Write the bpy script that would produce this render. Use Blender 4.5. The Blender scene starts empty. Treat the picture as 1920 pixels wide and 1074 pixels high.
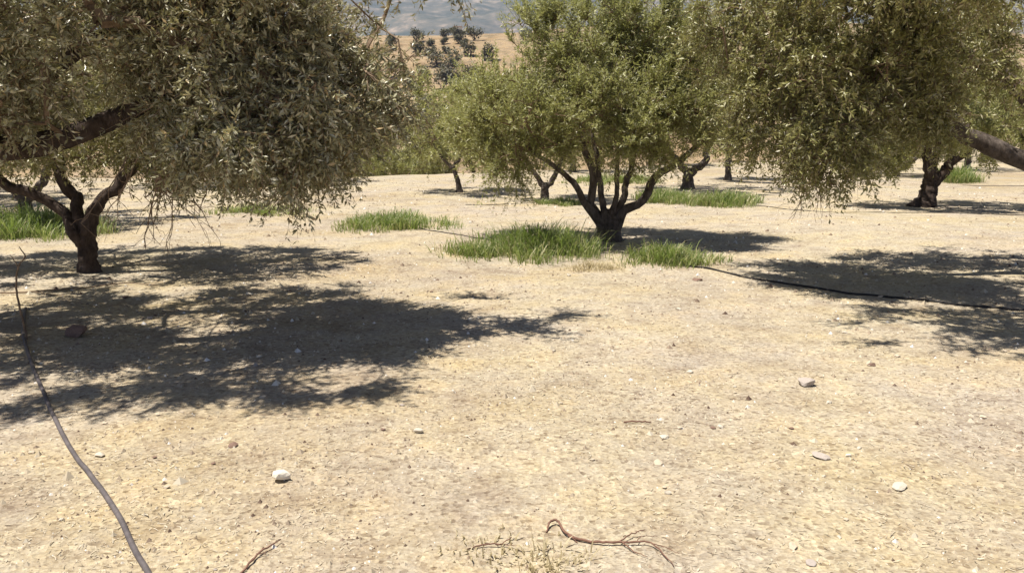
import bpy, math, random
import numpy as np
from mathutils import Vector

# ------------------------------------------------------------ camera, sky, sun, exposure
scene = bpy.context.scene
C = scene.collection
cam_data = bpy.data.cameras.new('camera')
cam_data.lens = 28.1
cam_data.sensor_width = 36.0
cam_data.clip_start = 0.05
cam_data.clip_end = 12000
cam = bpy.data.objects.new('camera', cam_data)
C.objects.link(cam)
cam.location = (0, 0, 1.55)
cam.rotation_euler = (math.radians(90 - 11.02), 0, 0)
scene.camera = cam

SUN_TRAVEL = Vector((0.33, 0.07, -1.0)).normalized()      # direction the light travels
SUN_ELEV = math.asin(-SUN_TRAVEL.z)
SUN_ROT = math.atan2(-SUN_TRAVEL.x, -SUN_TRAVEL.y)
world = bpy.data.worlds.new('World')
scene.world = world
world.use_nodes = True
wn = world.node_tree.nodes
wl = world.node_tree.links
bg = wn['Background']
sky = wn.new('ShaderNodeTexSky')
sky.sky_type = 'NISHITA'
sky.sun_disc = False
sky.sun_elevation = SUN_ELEV
sky.sun_rotation = SUN_ROT
sky.air_density = 0.5
sky.dust_density = 0.4
sky.altitude = 300
wl.new(sky.outputs[0], bg.inputs[0])
bg.inputs[1].default_value = 0.05

sd = bpy.data.lights.new('sun', 'SUN')
sd.energy = 5.0
sd.angle = math.radians(0.53)
sd.color = (1.0, 0.93, 0.82)
sun = bpy.data.objects.new('sun', sd)
C.objects.link(sun)
sun.rotation_euler = SUN_TRAVEL.to_track_quat('-Z', 'Y').to_euler()
sun.location = (-10, 12, 40)

vs = scene.view_settings
vs.view_transform = 'Standard'
vs.look = 'None'
vs.gamma = 1.0
vs.use_curve_mapping = False
vs.exposure = 0.83
scene.cycles.max_bounces = 4
scene.cycles.diffuse_bounces = 2
scene.cycles.transparent_max_bounces = 4
scene.cycles.volume_bounces = 0

# ------------------------------------------------------------ helpers
def vnoise(x, y, seed=0):
    """smooth 2-D value noise in -1..1"""
    x = np.asarray(x, float); y = np.asarray(y, float)
    xi = np.floor(x).astype(np.int64); yi = np.floor(y).astype(np.int64)
    fx = x - xi; fy = y - yi
    fx = fx * fx * (3 - 2 * fx); fy = fy * fy * (3 - 2 * fy)
    def h(a, b):
        n = (a * 374761393 + b * 668265263 + seed * 1442695041) & 0xffffffff
        n = ((n ^ (n >> 13)) * 1274126177) & 0xffffffff
        return ((n ^ (n >> 16)) & 0xffff) / 32767.5 - 1.0
    a = h(xi, yi); b = h(xi + 1, yi); c = h(xi, yi + 1); d = h(xi + 1, yi + 1)
    return (a * (1 - fx) + b * fx) * (1 - fy) + (c * (1 - fx) + d * fx) * fy

def sstep(a, b, x):
    t = np.clip((x - a) / (b - a), 0, 1)
    return t * t * (3 - 2 * t)

def gz(x, y):
    """height of the ground: level grove, a drop beyond its edge, a dry hillside across the valley"""
    x = np.asarray(x, float); y = np.asarray(y, float)
    r = np.hypot(x, y)
    edge = 27.0 + 0.9 * np.log1p(np.exp(np.clip((x + 4) / 2.0, -30, 30))) * 2.0
    e = np.maximum(y - edge, 0)
    drop = -13.0 * (1 - np.exp(-(e / 34.0) ** 1.3))
    side = vnoise(x / 70.0, y / 70.0, 5)
    hill = 43.5 * sstep(70, 265, y + 14 * side + 0.10 * x) * (1 - 0.9 * sstep(275, 620, y))
    hill = hill * (1 - 0.25 * sstep(80, 300, -x))
    z = drop + hill * (r > 40) * sstep(40, 60, y)
    far = sstep(40, 140, r)
    z = z + 0.05 * vnoise(x / 3.1, y / 3.1, 1) * sstep(2, 9, r) * (1 - far) + far * (2.2 * vnoise(x / 31.0, y / 31.0, 2) + 0.8 * vnoise(x / 11.0, y / 11.0, 3))
    near = 1 - sstep(14, 30, r)
    z = z + near * (0.010 * vnoise(x / 0.33, y / 0.33, 7) + 0.006 * vnoise(x / 0.13, y / 0.13, 8))
    return z

def gh(x, y):
    return float(gz(np.array([x]), np.array([y]))[0])

def new_mesh(name, verts, faces, smooth=False):
    """verts (n,3); faces: list of (m,k) index arrays with the same k inside each array"""
    me = bpy.data.meshes.new(name)
    verts = np.asarray(verts, np.float32)
    fl = [np.asarray(f, np.int32) for f in (faces if isinstance(faces, list) else [faces])]
    tot = np.concatenate([np.full(len(f), f.shape[1], np.int32) for f in fl])
    idx = np.concatenate([f.ravel() for f in fl])
    me.vertices.add(len(verts)); me.vertices.foreach_set('co', verts.ravel())
    me.loops.add(len(idx)); me.loops.foreach_set('vertex_index', idx)
    me.polygons.add(len(tot))
    start = np.concatenate([[0], np.cumsum(tot)[:-1]]).astype(np.int32)
    me.polygons.foreach_set('loop_start', start)
    me.polygons.foreach_set('loop_total', tot)
    me.polygons.foreach_set('use_smooth', np.full(len(tot), smooth, bool))
    me.update(calc_edges=True)
    return me

def face_attr(me, values, name='tint'):
    a = me.attributes.new(name, 'FLOAT', 'FACE')
    a.data.foreach_set('value', np.asarray(values, np.float32))

def link(name, me, mat=None, parent=None, loc=None):
    o = bpy.data.objects.new(name, me)
    C.objects.link(o)
    if mat is not None and me is not None and not me.materials:
        me.materials.append(mat)
    if parent is not None:
        o.parent = parent
    if loc is not None:
        o.location = loc
    return o

def tag(o, label=None, cat=None, group=None, kind=None):
    if label: o['label'] = label
    if cat: o['category'] = cat
    if group: o['group'] = group
    if kind: o['kind'] = kind
    return o

def unit(v):
    return v / np.maximum(np.linalg.norm(v, axis=-1, keepdims=True), 1e-9)

def perp(d):
    """two vectors square to d, both (n,3)"""
    ref = np.where(np.abs(d[:, 2:3]) < 0.9, np.array([[0, 0, 1.0]]), np.array([[1.0, 0, 0]]))
    a = unit(np.cross(d, ref)); b = np.cross(d, a)
    return a, b

def segments(a, b, ra, rb, k):
    """straight tapered prisms a->b as one batch"""
    d = unit(b - a); u, v = perp(d)
    ang = np.arange(k) * 2 * np.pi / k
    ring = np.cos(ang)[None, :, None] * u[:, None, :] + np.sin(ang)[None, :, None] * v[:, None, :]
    va = a[:, None, :] + ring * ra[:, None, None]
    vb = b[:, None, :] + ring * rb[:, None, None]
    n = len(a)
    verts = np.concatenate([va, vb], 1).reshape(-1, 3)
    i = np.arange(k); j = (i + 1) % k
    f = np.stack([i, j, j + k, i + k], 1)[None] + (np.arange(n) * 2 * k)[:, None, None]
    return verts, f.reshape(-1, 4)

def smooth_path(pts, n):
    """Catmull-Rom through pts; rows may carry a radius in column 4"""
    P = np.asarray(pts, float)
    P = np.vstack([2 * P[0] - P[1], P, 2 * P[-1] - P[-2]])
    out = []
    m = len(P) - 3
    for t in np.linspace(0, m - 1e-6, n):
        i = int(t); f = t - i
        p0, p1, p2, p3 = P[i], P[i + 1], P[i + 2], P[i + 3]
        out.append(0.5 * (2 * p1 + (p2 - p0) * f + (2 * p0 - 5 * p1 + 4 * p2 - p3) * f * f + (3 * p1 - p0 - 3 * p2 + p3) * f ** 3))
    return np.array(out)

def tube(path, rad, k, rng, rough=0.0, flare=0.0):
    """round, slightly lumpy tube with closed ends"""
    n = len(path)
    tang = unit(np.gradient(path, axis=0))
    u, v = perp(tang)
    for i in range(1, n):                       # carry the frame along so the tube does not twist
        w = u[i - 1] - tang[i] * np.dot(u[i - 1], tang[i])
        u[i] = w / max(np.linalg.norm(w), 1e-9); v[i] = np.cross(tang[i], u[i])
    ang = np.arange(k) * 2 * np.pi / k
    lump = rng.normal(0, 1, (n, k))
    lump = (lump + np.roll(lump, 1, 1) + np.roll(lump, -1, 1)) / 3
    ridge = np.sin(ang * 3 + rng.uniform(0, 6)) * 0.5 + np.sin(ang * 5 + rng.uniform(0, 6)) * 0.4
    r = rad[:, None] * (1 + rough * (lump * 0.8 + ridge[None] * 0.7))
    if flare:
        h = np.linspace(0, 1, n)
        r = r * (1 + flare * np.exp(-h / 0.16)[:, None] * (1 + 0.45 * np.sin(ang * 4 + 1.0)[None]))
    verts = path[:, None] + r[:, :, None] * (np.cos(ang)[None, :, None] * u[:, None] + np.sin(ang)[None, :, None] * v[:, None])
    verts = np.vstack([verts.reshape(-1, 3), path[:1], path[-1:]])
    i = np.arange(k); j = (i + 1) % k
    f = (np.stack([i, j, j + k, i + k], 1)[None] + (np.arange(n - 1) * k)[:, None, None]).reshape(-1, 4)
    c0 = np.stack([j, i, np.full(k, n * k)], 1)
    c1 = np.stack([i + (n - 1) * k, j + (n - 1) * k, np.full(k, n * k + 1)], 1)
    return verts, [f, np.vstack([c0, c1])]

# ------------------------------------------------------------ materials
def mat_new(name):
    m = bpy.data.materials.new(name); m.use_nodes = True
    nt = m.node_tree
    return m, nt, nt.nodes, nt.links, nt.nodes['Principled BSDF']

def ramp(nodes, stops):
    r = nodes.new('ShaderNodeValToRGB')
    el = r.color_ramp.elements
    while len(el) < len(stops): el.new(0.5)
    for e, (p, c) in zip(el, stops):
        e.position = p; e.color = (*c, 1)
    return r

def noise_tex(nodes, links, vec, scale, detail=4, rough=0.6):
    n = nodes.new('ShaderNodeTexNoise')
    n.inputs['Scale'].default_value = scale; n.inputs['Detail'].default_value = detail; n.inputs['Roughness'].default_value = rough
    links.new(vec, n.inputs['Vector'])
    return n

def mix_rgb(nodes, links, fac, a, b, mode='MIX'):
    m = nodes.new('ShaderNodeMix'); m.data_type = 'RGBA'; m.blend_type = mode
    for sock, v in ((m.inputs[0], fac), (m.inputs[6], a), (m.inputs[7], b)):
        if isinstance(v, (int, float)): sock.default_value = v
        elif isinstance(v, tuple): sock.default_value = (*v, 1)
        else: links.new(v, sock)
    return m.outputs[2]

def ground_material():
    m, nt, N, L, P = mat_new('dry_ground')
    tc = N.new('ShaderNodeTexCoord').outputs['Object']
    big = noise_tex(N, L, tc, 0.35, 5, 0.6)
    mid = noise_tex(N, L, tc, 2.6, 5, 0.65)
    fine = noise_tex(N, L, tc, 34, 4, 0.7)
    # straw against bare stony soil
    r1 = ramp(N, [(0.36, (0.45, 0.404, 0.334)), (0.62, (0.468, 0.424, 0.325))])
    L.new(big.outputs[0], r1.inputs[0])
    r2 = ramp(N, [(0.34, (0.80, 0.76, 0.74)), (0.5, (1, 1, 1)), (0.7, (1.10, 1.05, 0.96))])
    L.new(mid.outputs[0], r2.inputs[0])
    c = mix_rgb(N, L, 1.0, r1.outputs[0], r2.outputs[0], 'MULTIPLY')
    patch = noise_tex(N, L, tc, 0.9, 6, 0.7)
    rp = ramp(N, [(0.42, (0.94, 0.95, 1.0)), (0.5, (1, 1, 1)), (0.6, (1.02, 1.0, 0.92)), (0.7, (0.98, 0.93, 0.82))])
    L.new(patch.outputs[0], rp.inputs[0])
    c = mix_rgb(N, L, 1.0, c, rp.outputs[0], 'MULTIPLY')
    # gravel: each cell its own tone
    vor = N.new('ShaderNodeTexVoronoi'); vor.inputs['Scale'].default_value = 46; L.new(tc, vor.inputs['Vector'])
    sep = N.new('ShaderNodeSeparateColor'); L.new(vor.outputs['Color'], sep.inputs[0])
    r3 = ramp(N, [(0.0, (0.46, 0.40, 0.36)), (0.15, (0.85, 0.82, 0.80)), (0.55, (1, 1, 1)), (0.85, (1.08, 1.06, 1.0)), (0.97, (1.3, 1.3, 1.3))])
    L.new(sep.outputs[0], r3.inputs[0])
    c = mix_rgb(N, L, 0.75, c, r3.outputs[0], 'MULTIPLY')
    # chopped straw: stretched noise
    mp = N.new('ShaderNodeMapping'); mp.inputs['Scale'].default_value = (45, 95, 60); mp.inputs['Rotation'].default_value = (0, 0, 0.5)
    L.new(tc, mp.inputs[0])
    st = N.new('ShaderNodeTexNoise'); st.inputs['Scale'].default_value = 1.0; st.inputs['Detail'].default_value = 3; L.new(mp.outputs[0], st.inputs['Vector'])
    r4 = ramp(N, [(0.36, (0.72, 0.66, 0.58)), (0.5, (1, 1, 1)), (0.68, (1.2, 1.15, 1.0))])
    L.new(st.outputs[0], r4.inputs[0])
    c = mix_rgb(N, L, 0.5, c, r4.outputs[0], 'MULTIPLY')
    r5 = ramp(N, [(0.3, (0.72, 0.66, 0.60)), (0.52, (1, 1, 1)), (0.75, (1.16, 1.14, 1.08))])
    L.new(fine.outputs[0], r5.inputs[0])
    c = mix_rgb(N, L, 0.8, c, r5.outputs[0], 'MULTIPLY')
    wide = noise_tex(N, L, tc, 0.06, 6, 0.7)
    rw = ramp(N, [(0.36, (0.80, 0.74, 0.66)), (0.5, (1, 1, 1)), (0.66, (1.04, 1.0, 0.94))])
    L.new(wide.outputs[0], rw.inputs[0])
    c = mix_rgb(N, L, 0.9, c, rw.outputs[0], 'MULTIPLY')
    # the hillside across the valley is browner earth with low scrubby growth
    sx = N.new('ShaderNodeSeparateXYZ'); L.new(tc, sx.inputs[0])
    mr = N.new('ShaderNodeMapRange'); mr.inputs[1].default_value = 50; mr.inputs[2].default_value = 95; L.new(sx.outputs[1], mr.inputs[0])
    hn = noise_tex(N, L, tc, 0.22, 6, 0.75)
    rh = ramp(N, [(0.40, (0.50, 0.46, 0.38)), (0.52, (0.78, 0.68, 0.58)), (0.68, (0.88, 0.78, 0.68))]); L.new(hn.outputs[0], rh.inputs[0])
    c = mix_rgb(N, L, mr.outputs[0], c, mix_rgb(N, L, 1.0, c, rh.outputs[0], 'MULTIPLY'))
    clod = noise_tex(N, L, tc, 9.0, 5, 0.65)
    L.new(c, P.inputs['Base Color'])
    P.inputs['Roughness'].default_value = 0.95
    P.inputs['Specular IOR Level'].default_value = 0.1
    b1 = N.new('ShaderNodeBump'); b1.inputs['Strength'].default_value = 0.7; b1.inputs['Distance'].default_value = 0.012
    L.new(fine.outputs[0], b1.inputs['Height'])
    b2 = N.new('ShaderNodeBump'); b2.inputs['Strength'].default_value = 0.5; b2.inputs['Distance'].default_value = 0.01
    L.new(vor.outputs['Distance'], b2.inputs['Height']); L.new(b1.outputs[0], b2.inputs['Normal'])
    b3 = N.new('ShaderNodeBump'); b3.inputs['Strength'].default_value = 0.5; b3.inputs['Distance'].default_value = 0.008
    L.new(st.outputs[0], b3.inputs['Height']); L.new(b2.outputs[0], b3.inputs['Normal'])
    b4 = N.new('ShaderNodeBump'); b4.inputs['Strength'].default_value = 0.6; b4.inputs['Distance'].default_value = 0.03
    L.new(clod.outputs[0], b4.inputs['Height']); L.new(b3.outputs[0], b4.inputs['Normal'])
    L.new(b4.outputs[0], P.inputs['Normal'])
    return m

def leaf_material(name, stops, rough=0.42, trans=0.22, tcol=(0.20, 0.22, 0.05)):
    m, nt, N, L, P = mat_new(name)
    at = N.new('ShaderNodeAttribute'); at.attribute_name = 'tint'
    r = ramp(N, stops); L.new(at.outputs['Fac'], r.inputs[0])
    L.new(r.outputs[0], P.inputs['Base Color'])
    P.inputs['Roughness'].default_value = rough
    P.inputs['Specular IOR Level'].default_value = 0.5
    tr = N.new('ShaderNodeBsdfTranslucent'); tr.inputs[0].default_value = (*tcol, 1)
    mx = N.new('ShaderNodeMixShader'); mx.inputs[0].default_value = trans
    out = N['Material Output']
    L.new(P.outputs[0], mx.inputs[1]); L.new(tr.outputs[0], mx.inputs[2]); L.new(mx.outputs[0], out.inputs[0])
    return m

def bark_material(name, dark, light, scale=1.0):
    m, nt, N, L, P = mat_new(name)
    tc = N.new('ShaderNodeTexCoord').outputs['Object']
    mp = N.new('ShaderNodeMapping'); mp.inputs['Scale'].default_value = (1, 1, 0.35); L.new(tc, mp.inputs[0])
    n1 = noise_tex(N, L, mp.outputs[0], 26 * scale, 6, 0.7)
    n2 = noise_tex(N, L, tc, 6 * scale, 3, 0.5)
    r = ramp(N, [(0.32, dark), (0.72, light)]); L.new(n1.outputs[0], r.inputs[0])
    r2 = ramp(N, [(0.3, (0.6, 0.55, 0.5)), (0.7, (1.25, 1.25, 1.25))]); L.new(n2.outputs[0], r2.inputs[0])
    c = mix_rgb(N, L, 1.0, r.outputs[0], r2.outputs[0], 'MULTIPLY')
    L.new(c, P.inputs['Base Color']); P.inputs['Roughness'].default_value = 0.9
    P.inputs['Specular IOR Level'].default_value = 0.2
    b = N.new('ShaderNodeBump'); b.inputs['Strength'].default_value = 0.9; b.inputs['Distance'].default_value = 0.02
    L.new(n1.outputs[0], b.inputs['Height']); L.new(b.outputs[0], P.inputs['Normal'])
    return m

def plain_material(name, c1, c2, scale, rough=0.85, bump=0.4, dist=0.005, spec=0.3):
    m, nt, N, L, P = mat_new(name)
    tc = N.new('ShaderNodeTexCoord').outputs['Object']
    n1 = noise_tex(N, L, tc, scale, 5, 0.65)
    r = ramp(N, [(0.3, c1), (0.7, c2)]); L.new(n1.outputs[0], r.inputs[0])
    L.new(r.outputs[0], P.inputs['Base Color']); P.inputs['Roughness'].default_value = rough
    P.inputs['Specular IOR Level'].default_value = spec
    b = N.new('ShaderNodeBump'); b.inputs['Strength'].default_value = bump; b.inputs['Distance'].default_value = dist
    L.new(n1.outputs[0], b.inputs['Height']); L.new(b.outputs[0], P.inputs['Normal'])
    return m

def tint_material(name, stops, rough=0.8, spec=0.2):
    m, nt, N, L, P = mat_new(name)
    at = N.new('ShaderNodeAttribute'); at.attribute_name = 'tint'
    r = ramp(N, stops); L.new(at.outputs['Fac'], r.inputs[0])
    L.new(r.outputs[0], P.inputs['Base Color']); P.inputs['Roughness'].default_value = rough
    P.inputs['Specular IOR Level'].default_value = spec
    return m

M_GROUND = ground_material()
M_LEAF_DRY = leaf_material('olive_leaf_greyish', [(0.0, (0.13, 0.125, 0.068)), (0.38, (0.30, 0.285, 0.155)), (0.66, (0.48, 0.46, 0.30)), (0.93, (0.62, 0.59, 0.46)), (1.0, (0.46, 0.34, 0.18))], rough=0.32, trans=0.18, tcol=(0.36, 0.34, 0.12))
M_LEAF_GREEN = leaf_material('olive_leaf_green', [(0.0, (0.18, 0.19, 0.058)), (0.5, (0.335, 0.345, 0.125)), (0.85, (0.47, 0.475, 0.235)), (1.0, (0.57, 0.55, 0.40))], rough=0.42, trans=0.36, tcol=(0.45, 0.46, 0.15))
M_LEAF_DARK = leaf_material('olive_leaf_deep', [(0.0, (0.145, 0.146, 0.048)), (0.5, (0.275, 0.27, 0.10)), (0.85, (0.41, 0.40, 0.20)), (1.0, (0.52, 0.49, 0.34))], rough=0.34, trans=0.20, tcol=(0.36, 0.35, 0.10))
M_SCRUB = leaf_material('scrub_leaf', [(0.0, (0.08, 0.078, 0.05)), (0.6, (0.15, 0.14, 0.095)), (1.0, (0.25, 0.23, 0.16))], rough=0.7, trans=0.1)
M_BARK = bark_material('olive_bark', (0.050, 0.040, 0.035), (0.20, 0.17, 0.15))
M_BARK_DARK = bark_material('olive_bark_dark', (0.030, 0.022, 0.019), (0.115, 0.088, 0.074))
M_TWIG = plain_material('twig_bark', (0.13, 0.085, 0.055), (0.30, 0.22, 0.15), 30)
M_REDTWIG = plain_material('red_twig', (0.12, 0.060, 0.042), (0.25, 0.14, 0.10), 60)
M_HOSE = plain_material('black_hose_dusty', (0.07, 0.062, 0.066), (0.16, 0.14, 0.14), 18, rough=0.6, bump=0.1, dist=0.001)
M_HOSE_BLACK = plain_material('black_hose', (0.012, 0.011, 0.012), (0.03, 0.027, 0.028), 18, rough=0.5, bump=0.1, dist=0.001)
M_GRASS = leaf_material('green_grass', [(0.0, (0.14, 0.20, 0.055)), (0.42, (0.205, 0.25, 0.085)), (0.68, (0.36, 0.365, 0.165)), (1.0, (0.58, 0.50, 0.30))], rough=0.5, trans=0.35, tcol=(0.25, 0.36, 0.06))
M_DRYGRASS = leaf_material('dry_grass', [(0.0, (0.36, 0.30, 0.17)), (0.4, (0.52, 0.45, 0.28)), (1.0, (0.68, 0.60, 0.42))], rough=0.7, trans=0.4, tcol=(0.62, 0.53, 0.33))
M_STRAW = tint_material('straw', [(0.0, (0.22, 0.17, 0.12)), (0.4, (0.45, 0.385, 0.28)), (1.0, (0.64, 0.57, 0.45))])
M_PEBBLE = tint_material('pebbles', [(0.0, (0.12, 0.08, 0.06)), (0.18, (0.30, 0.23, 0.17)), (0.6, (0.48, 0.41, 0.30)), (0.9, (0.60, 0.54, 0.43)), (1.0, (0.78, 0.75, 0.70))])
M_STONE_WHITE = plain_material('white_stone', (0.62, 0.56, 0.46), (0.82, 0.78, 0.68), 28)
M_STONE_CREAM = plain_material('cream_stone', (0.46, 0.41, 0.33), (0.66, 0.60, 0.50), 30)
M_STONE_GREY = plain_material('grey_stone', (0.33, 0.285, 0.255), (0.50, 0.44, 0.39), 24)
M_STONE_TAN = plain_material('tan_stone', (0.42, 0.34, 0.25), (0.62, 0.54, 0.42), 24)
M_STONE_BROWN = plain_material('brown_stone', (0.15, 0.09, 0.065), (0.28, 0.19, 0.15), 24)

# ------------------------------------------------------------ ground sheet
def build_ground():
    na = 420
    rad = np.concatenate([np.geomspace(0.6, 14, 130), np.geomspace(14, 60, 60)[1:], np.geomspace(60, 700, 70)[1:], np.geomspace(700, 6000, 14)[1:]])
    ang = np.arange(na) * 2 * np.pi / na
    X = rad[:, None] * np.cos(ang)[None]; Y = rad[:, None] * np.sin(ang)[None]
    Z = gz(X, Y)
    V = np.stack([X, Y, Z], -1).reshape(-1, 3)
    V = np.vstack([V, [[0, 0, gh(0, 0)]]])
    i = np.arange(na); j = (i + 1) % na
    F = (np.stack([i, i + na, j + na, j], 1)[None] + (np.arange(len(rad) - 1) * na)[:, None, None]).reshape(-1, 4)
    T = np.stack([i, j, np.full(na, len(V) - 1)], 1)
    o = link('ground', new_mesh('ground', V, [F, T], True), M_GROUND)
    tag(o, 'dry straw-strewn stony ground of the olive grove and the hillside', 'ground', kind='structure')

def build_mountain():
    m, nt, N, L, P = mat_new('mountain_scrub')
    tc = N.new('ShaderNodeTexCoord').outputs['Object']
    mp = N.new('ShaderNodeMapping'); mp.inputs['Scale'].default_value = (1, 1, 3.2); L.new(tc, mp.inputs[0])
    n1 = noise_tex(N, L, mp.outputs[0], 0.012, 8, 0.7)
    n2 = noise_tex(N, L, mp.outputs[0], 0.003, 4, 0.6)
    r = ramp(N, [(0.40, (0.08, 0.09, 0.06)), (0.56, (0.16, 0.15, 0.11)), (0.70, (0.42, 0.35, 0.28))]); L.new(n1.outputs[0], r.inputs[0])
    r2 = ramp(N, [(0.35, (0.7, 0.75, 0.7)), (0.65, (1.4, 1.25, 1.15))]); L.new(n2.outputs[0], r2.inputs[0])
    L.new(mix_rgb(N, L, 1.0, r.outputs[0], r2.outputs[0], 'MULTIPLY'), P.inputs['Base Color']); P.inputs['Roughness'].default_value = 1
    P.inputs['Specular IOR Level'].default_value = 0.0
    na, nr = 260, 70
    ang = np.linspace(math.radians(20), math.radians(160), na)
    rad = np.linspace(1500, 4400, nr)
    X = rad[:, None] * np.cos(ang)[None]; Y = rad[:, None] * np.sin(ang)[None]
    h = 640 * sstep(1550, 3500, rad)[:, None] * (1 - 0.6 * sstep(3600, 4400, rad)[:, None])
    ridge = 1 - np.abs(vnoise(X / 520, Y / 520, 21)); gul = 1 - np.abs(vnoise(X / 210, Y / 210, 22))
    Z = h * (0.86 + 0.22 * ridge) + sstep(1600, 2200, rad)[:, None] * (70 * gul + 22 * vnoise(X / 90, Y / 90, 23)) - 14
    V = np.stack([X, Y, Z], -1).reshape(-1, 3)
    i = np.arange(na - 1)
    F = (np.stack([i, i + 1, i + 1 + na, i + na], 1)[None] + (np.arange(nr - 1) * na)[:, None, None]).reshape(-1, 4)
    tag(link('mountain', new_mesh('mountain', V, F, True), m), 'hazy blue scrub-covered mountainside far beyond the valley', 'mountain', kind='structure')

build_ground()
build_mountain()

# ------------------------------------------------------------ olive trees
def lobe_points(rng, lobes, n, airy=-0.10):
    w = np.array([l[2] for l in lobes], float); w /= w.sum()
    which = rng.choice(len(lobes), n * 4, p=w)
    c = np.array([l[0] for l in lobes])[which]; r = np.array([l[1] for l in lobes])[which]
    d = unit(rng.normal(0, 1, (n * 4, 3)))
    rr = rng.uniform(0, 1, (n * 4, 1)) ** (1 / 2.4)
    p = c + d * r * rr
    gap = vnoise(p[:, 0] / 0.55 + p[:, 2] * 1.3, p[:, 1] / 0.55 - p[:, 2] * 0.9, 31) + 0.35 * rng.normal(0, 1, n * 4)
    keep = np.where(gap > airy)[0][:n]
    return p[keep], which[keep], d[keep]

def olive_tree(label, base, trunk, limbs, lobes, n_nodes, n_shoots, leaf_len, seed, leaf_mat, bark=None,
               per_shoot=22, fine=False, group=None, shoot_len=(0.18, 0.42), bare=(), name='olive_tree', leaf_w=0.265, twig_k=4, airy=-0.10):
    """trunk / limbs: rows of local x, y, z, radius. lobes: (centre, radii, weight, vertical pull of the shoots)"""
    rng = np.random.default_rng(seed)
    bark = bark or M_BARK
    bz = gh(base[0], base[1])
    root = link(name, None, loc=(base[0], base[1], bz))
    root.empty_display_size = 0.3
    tag(root, label, 'tree', group)
    t = smooth_path(trunk, 22)
    v, f = tube(t[:, :3], t[:, 3], 20, rng, 0.17, 0.42)
    link('trunk', new_mesh('trunk', v, f, True), bark, root)
    seeds, seedr = [], []
    for lb in limbs:
        q = smooth_path(lb, 18)
        q[1:-1, :3] += rng.normal(0, 0.16, (16, 3)) * q[1:-1, 3:4] + np.sin(np.linspace(0, 3.1, 16))[:, None] * np.sin(np.linspace(0, rng.uniform(7, 12), 16) + rng.uniform(0, 6))[:, None] * rng.normal(0, 0.55, (1, 3)) * q[1:-1, 3:4]
        v, f = tube(q[:, :3], q[:, 3], 10, rng, 0.14)
        link('limb', new_mesh('limb', v, f, True), bark, root)
        seeds.append(q[7:, :3]); seedr.append(q[7:, 3])
    S = np.vstack(seeds)
    P, lob, outd = lobe_points(rng, lobes, n_nodes, airy)
    n = len(P); ns = len(S)
    order = np.argsort(np.linalg.norm(P[:, None] - S[None], axis=2).min(1))
    P, lob, outd = P[order], lob[order], outd[order]
    A = np.vstack([S, P]); path = np.zeros(len(A)); par = np.full(len(A), -1)
    for i in range(n):
        k = ns + i
        d = np.linalg.norm(A[:k] - A[k], axis=1)
        cost = d + 0.22 * path[:k] + 0.25 * np.maximum(A[:k, 2] - A[k, 2], 0) * 0.3
        j = int(np.argmin(cost)); par[k] = j; path[k] = path[j] + d[j]
    cnt = np.ones(len(A))
    for k in range(len(A) - 1, ns - 1, -1):
        cnt[par[k]] += cnt[k]
    rtip = 0.0045
    rad = rtip * cnt ** 0.47
    kids = np.arange(ns, len(A)); a = A[par[kids]]; b = A[kids]
    ra = np.minimum(rad[kids] * 1.12, 0.05); rb = np.minimum(rad[kids], 0.045)
    ln = np.linalg.norm(b - a, axis=1, keepdims=True)
    m = (a + b) / 2 + rng.normal(0, 0.09, b.shape) * ln + np.array([[0, 0, 0.05]]) * ln
    v1, f1 = segments(a, m, ra, (ra + rb) / 2, twig_k); v2, f2 = segments(m, b, (ra + rb) / 2, rb, twig_k)
    BV = [v1, v2]; BF = [f1, f2 + len(v1)]; off = len(v1) + len(v2)
    # leafy shoots
    wgt = rng.lognormal(0, 0.8, n) * (1.0 / np.sqrt(cnt[kids]) + 0.25)
    pick = rng.choice(n, n_shoots, p=wgt / wgt.sum())
    tt = rng.uniform(0.25, 1.0, (n_shoots, 1))
    o = m[pick] + (b[pick] - m[pick]) * tt
    pull = np.array([l[3] for l in lobes])[lob[pick]][:, None]
    cen = np.array([l[0] for l in lobes])[lob[pick]]
    outw = unit((o - cen) / np.array([l[1] for l in lobes])[lob[pick]] + rng.normal(0, 0.2, o.shape))
    D = unit(outw * 0.55 + rng.normal(0, 0.50, o.shape) + np.concatenate([np.zeros((n_shoots, 2)), pull], 1))
    SL = rng.uniform(shoot_len[0], shoot_len[1], (n_shoots, 1))
    sag = np.where(pull > 0.3, 0.06, 0.20) * rng.uniform(0.4, 1.4, (n_shoots, 1))
    def at(s):
        return o + D * SL * s + np.array([[0, 0, -1.0]]) * SL * sag * s * s
    p0, p1, p2 = at(0.0), at(0.5), at(1.0)
    r0 = np.full(n_shoots, 0.0032); r1 = np.full(n_shoots, 0.0022); r2 = np.full(n_shoots, 0.001)
    if leaf_len < 0.06:
        v1, f1 = segments(p0, p1, r0, r1, 3); v2, f2 = segments(p1, p2, r1, r2, 3)
        BV += [v1, v2]; BF += [f1 + off, f2 + off + len(v1)]
    else:
        v1, f1 = segments(p0, p2, r0, r2, 3)
        BV += [v1]; BF += [f1 + off]
    bo = link('branchwork', new_mesh('branchwork', np.vstack(BV), np.vstack(BF), False), M_TWIG, root)
    tag(bo, kind='stuff')
    # leaves
    s = rng.uniform(0.08, 1.05, (n_shoots, per_shoot))
    si = np.repeat(np.arange(n_shoots), per_shoot); sv = s.ravel()[:, None]
    lp = o[si] + D[si] * SL[si] * sv + np.array([[0, 0, -1.0]]) * SL[si] * sag[si] * sv * sv
    tdir = unit(D[si] + np.array([[0, 0, -2.0]]) * sag[si] * sv)
    u, w = perp(tdir)
    th = rng.uniform(0, 2 * np.pi, (len(si), 1))
    side = u * np.cos(th) + w * np.sin(th)
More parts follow.
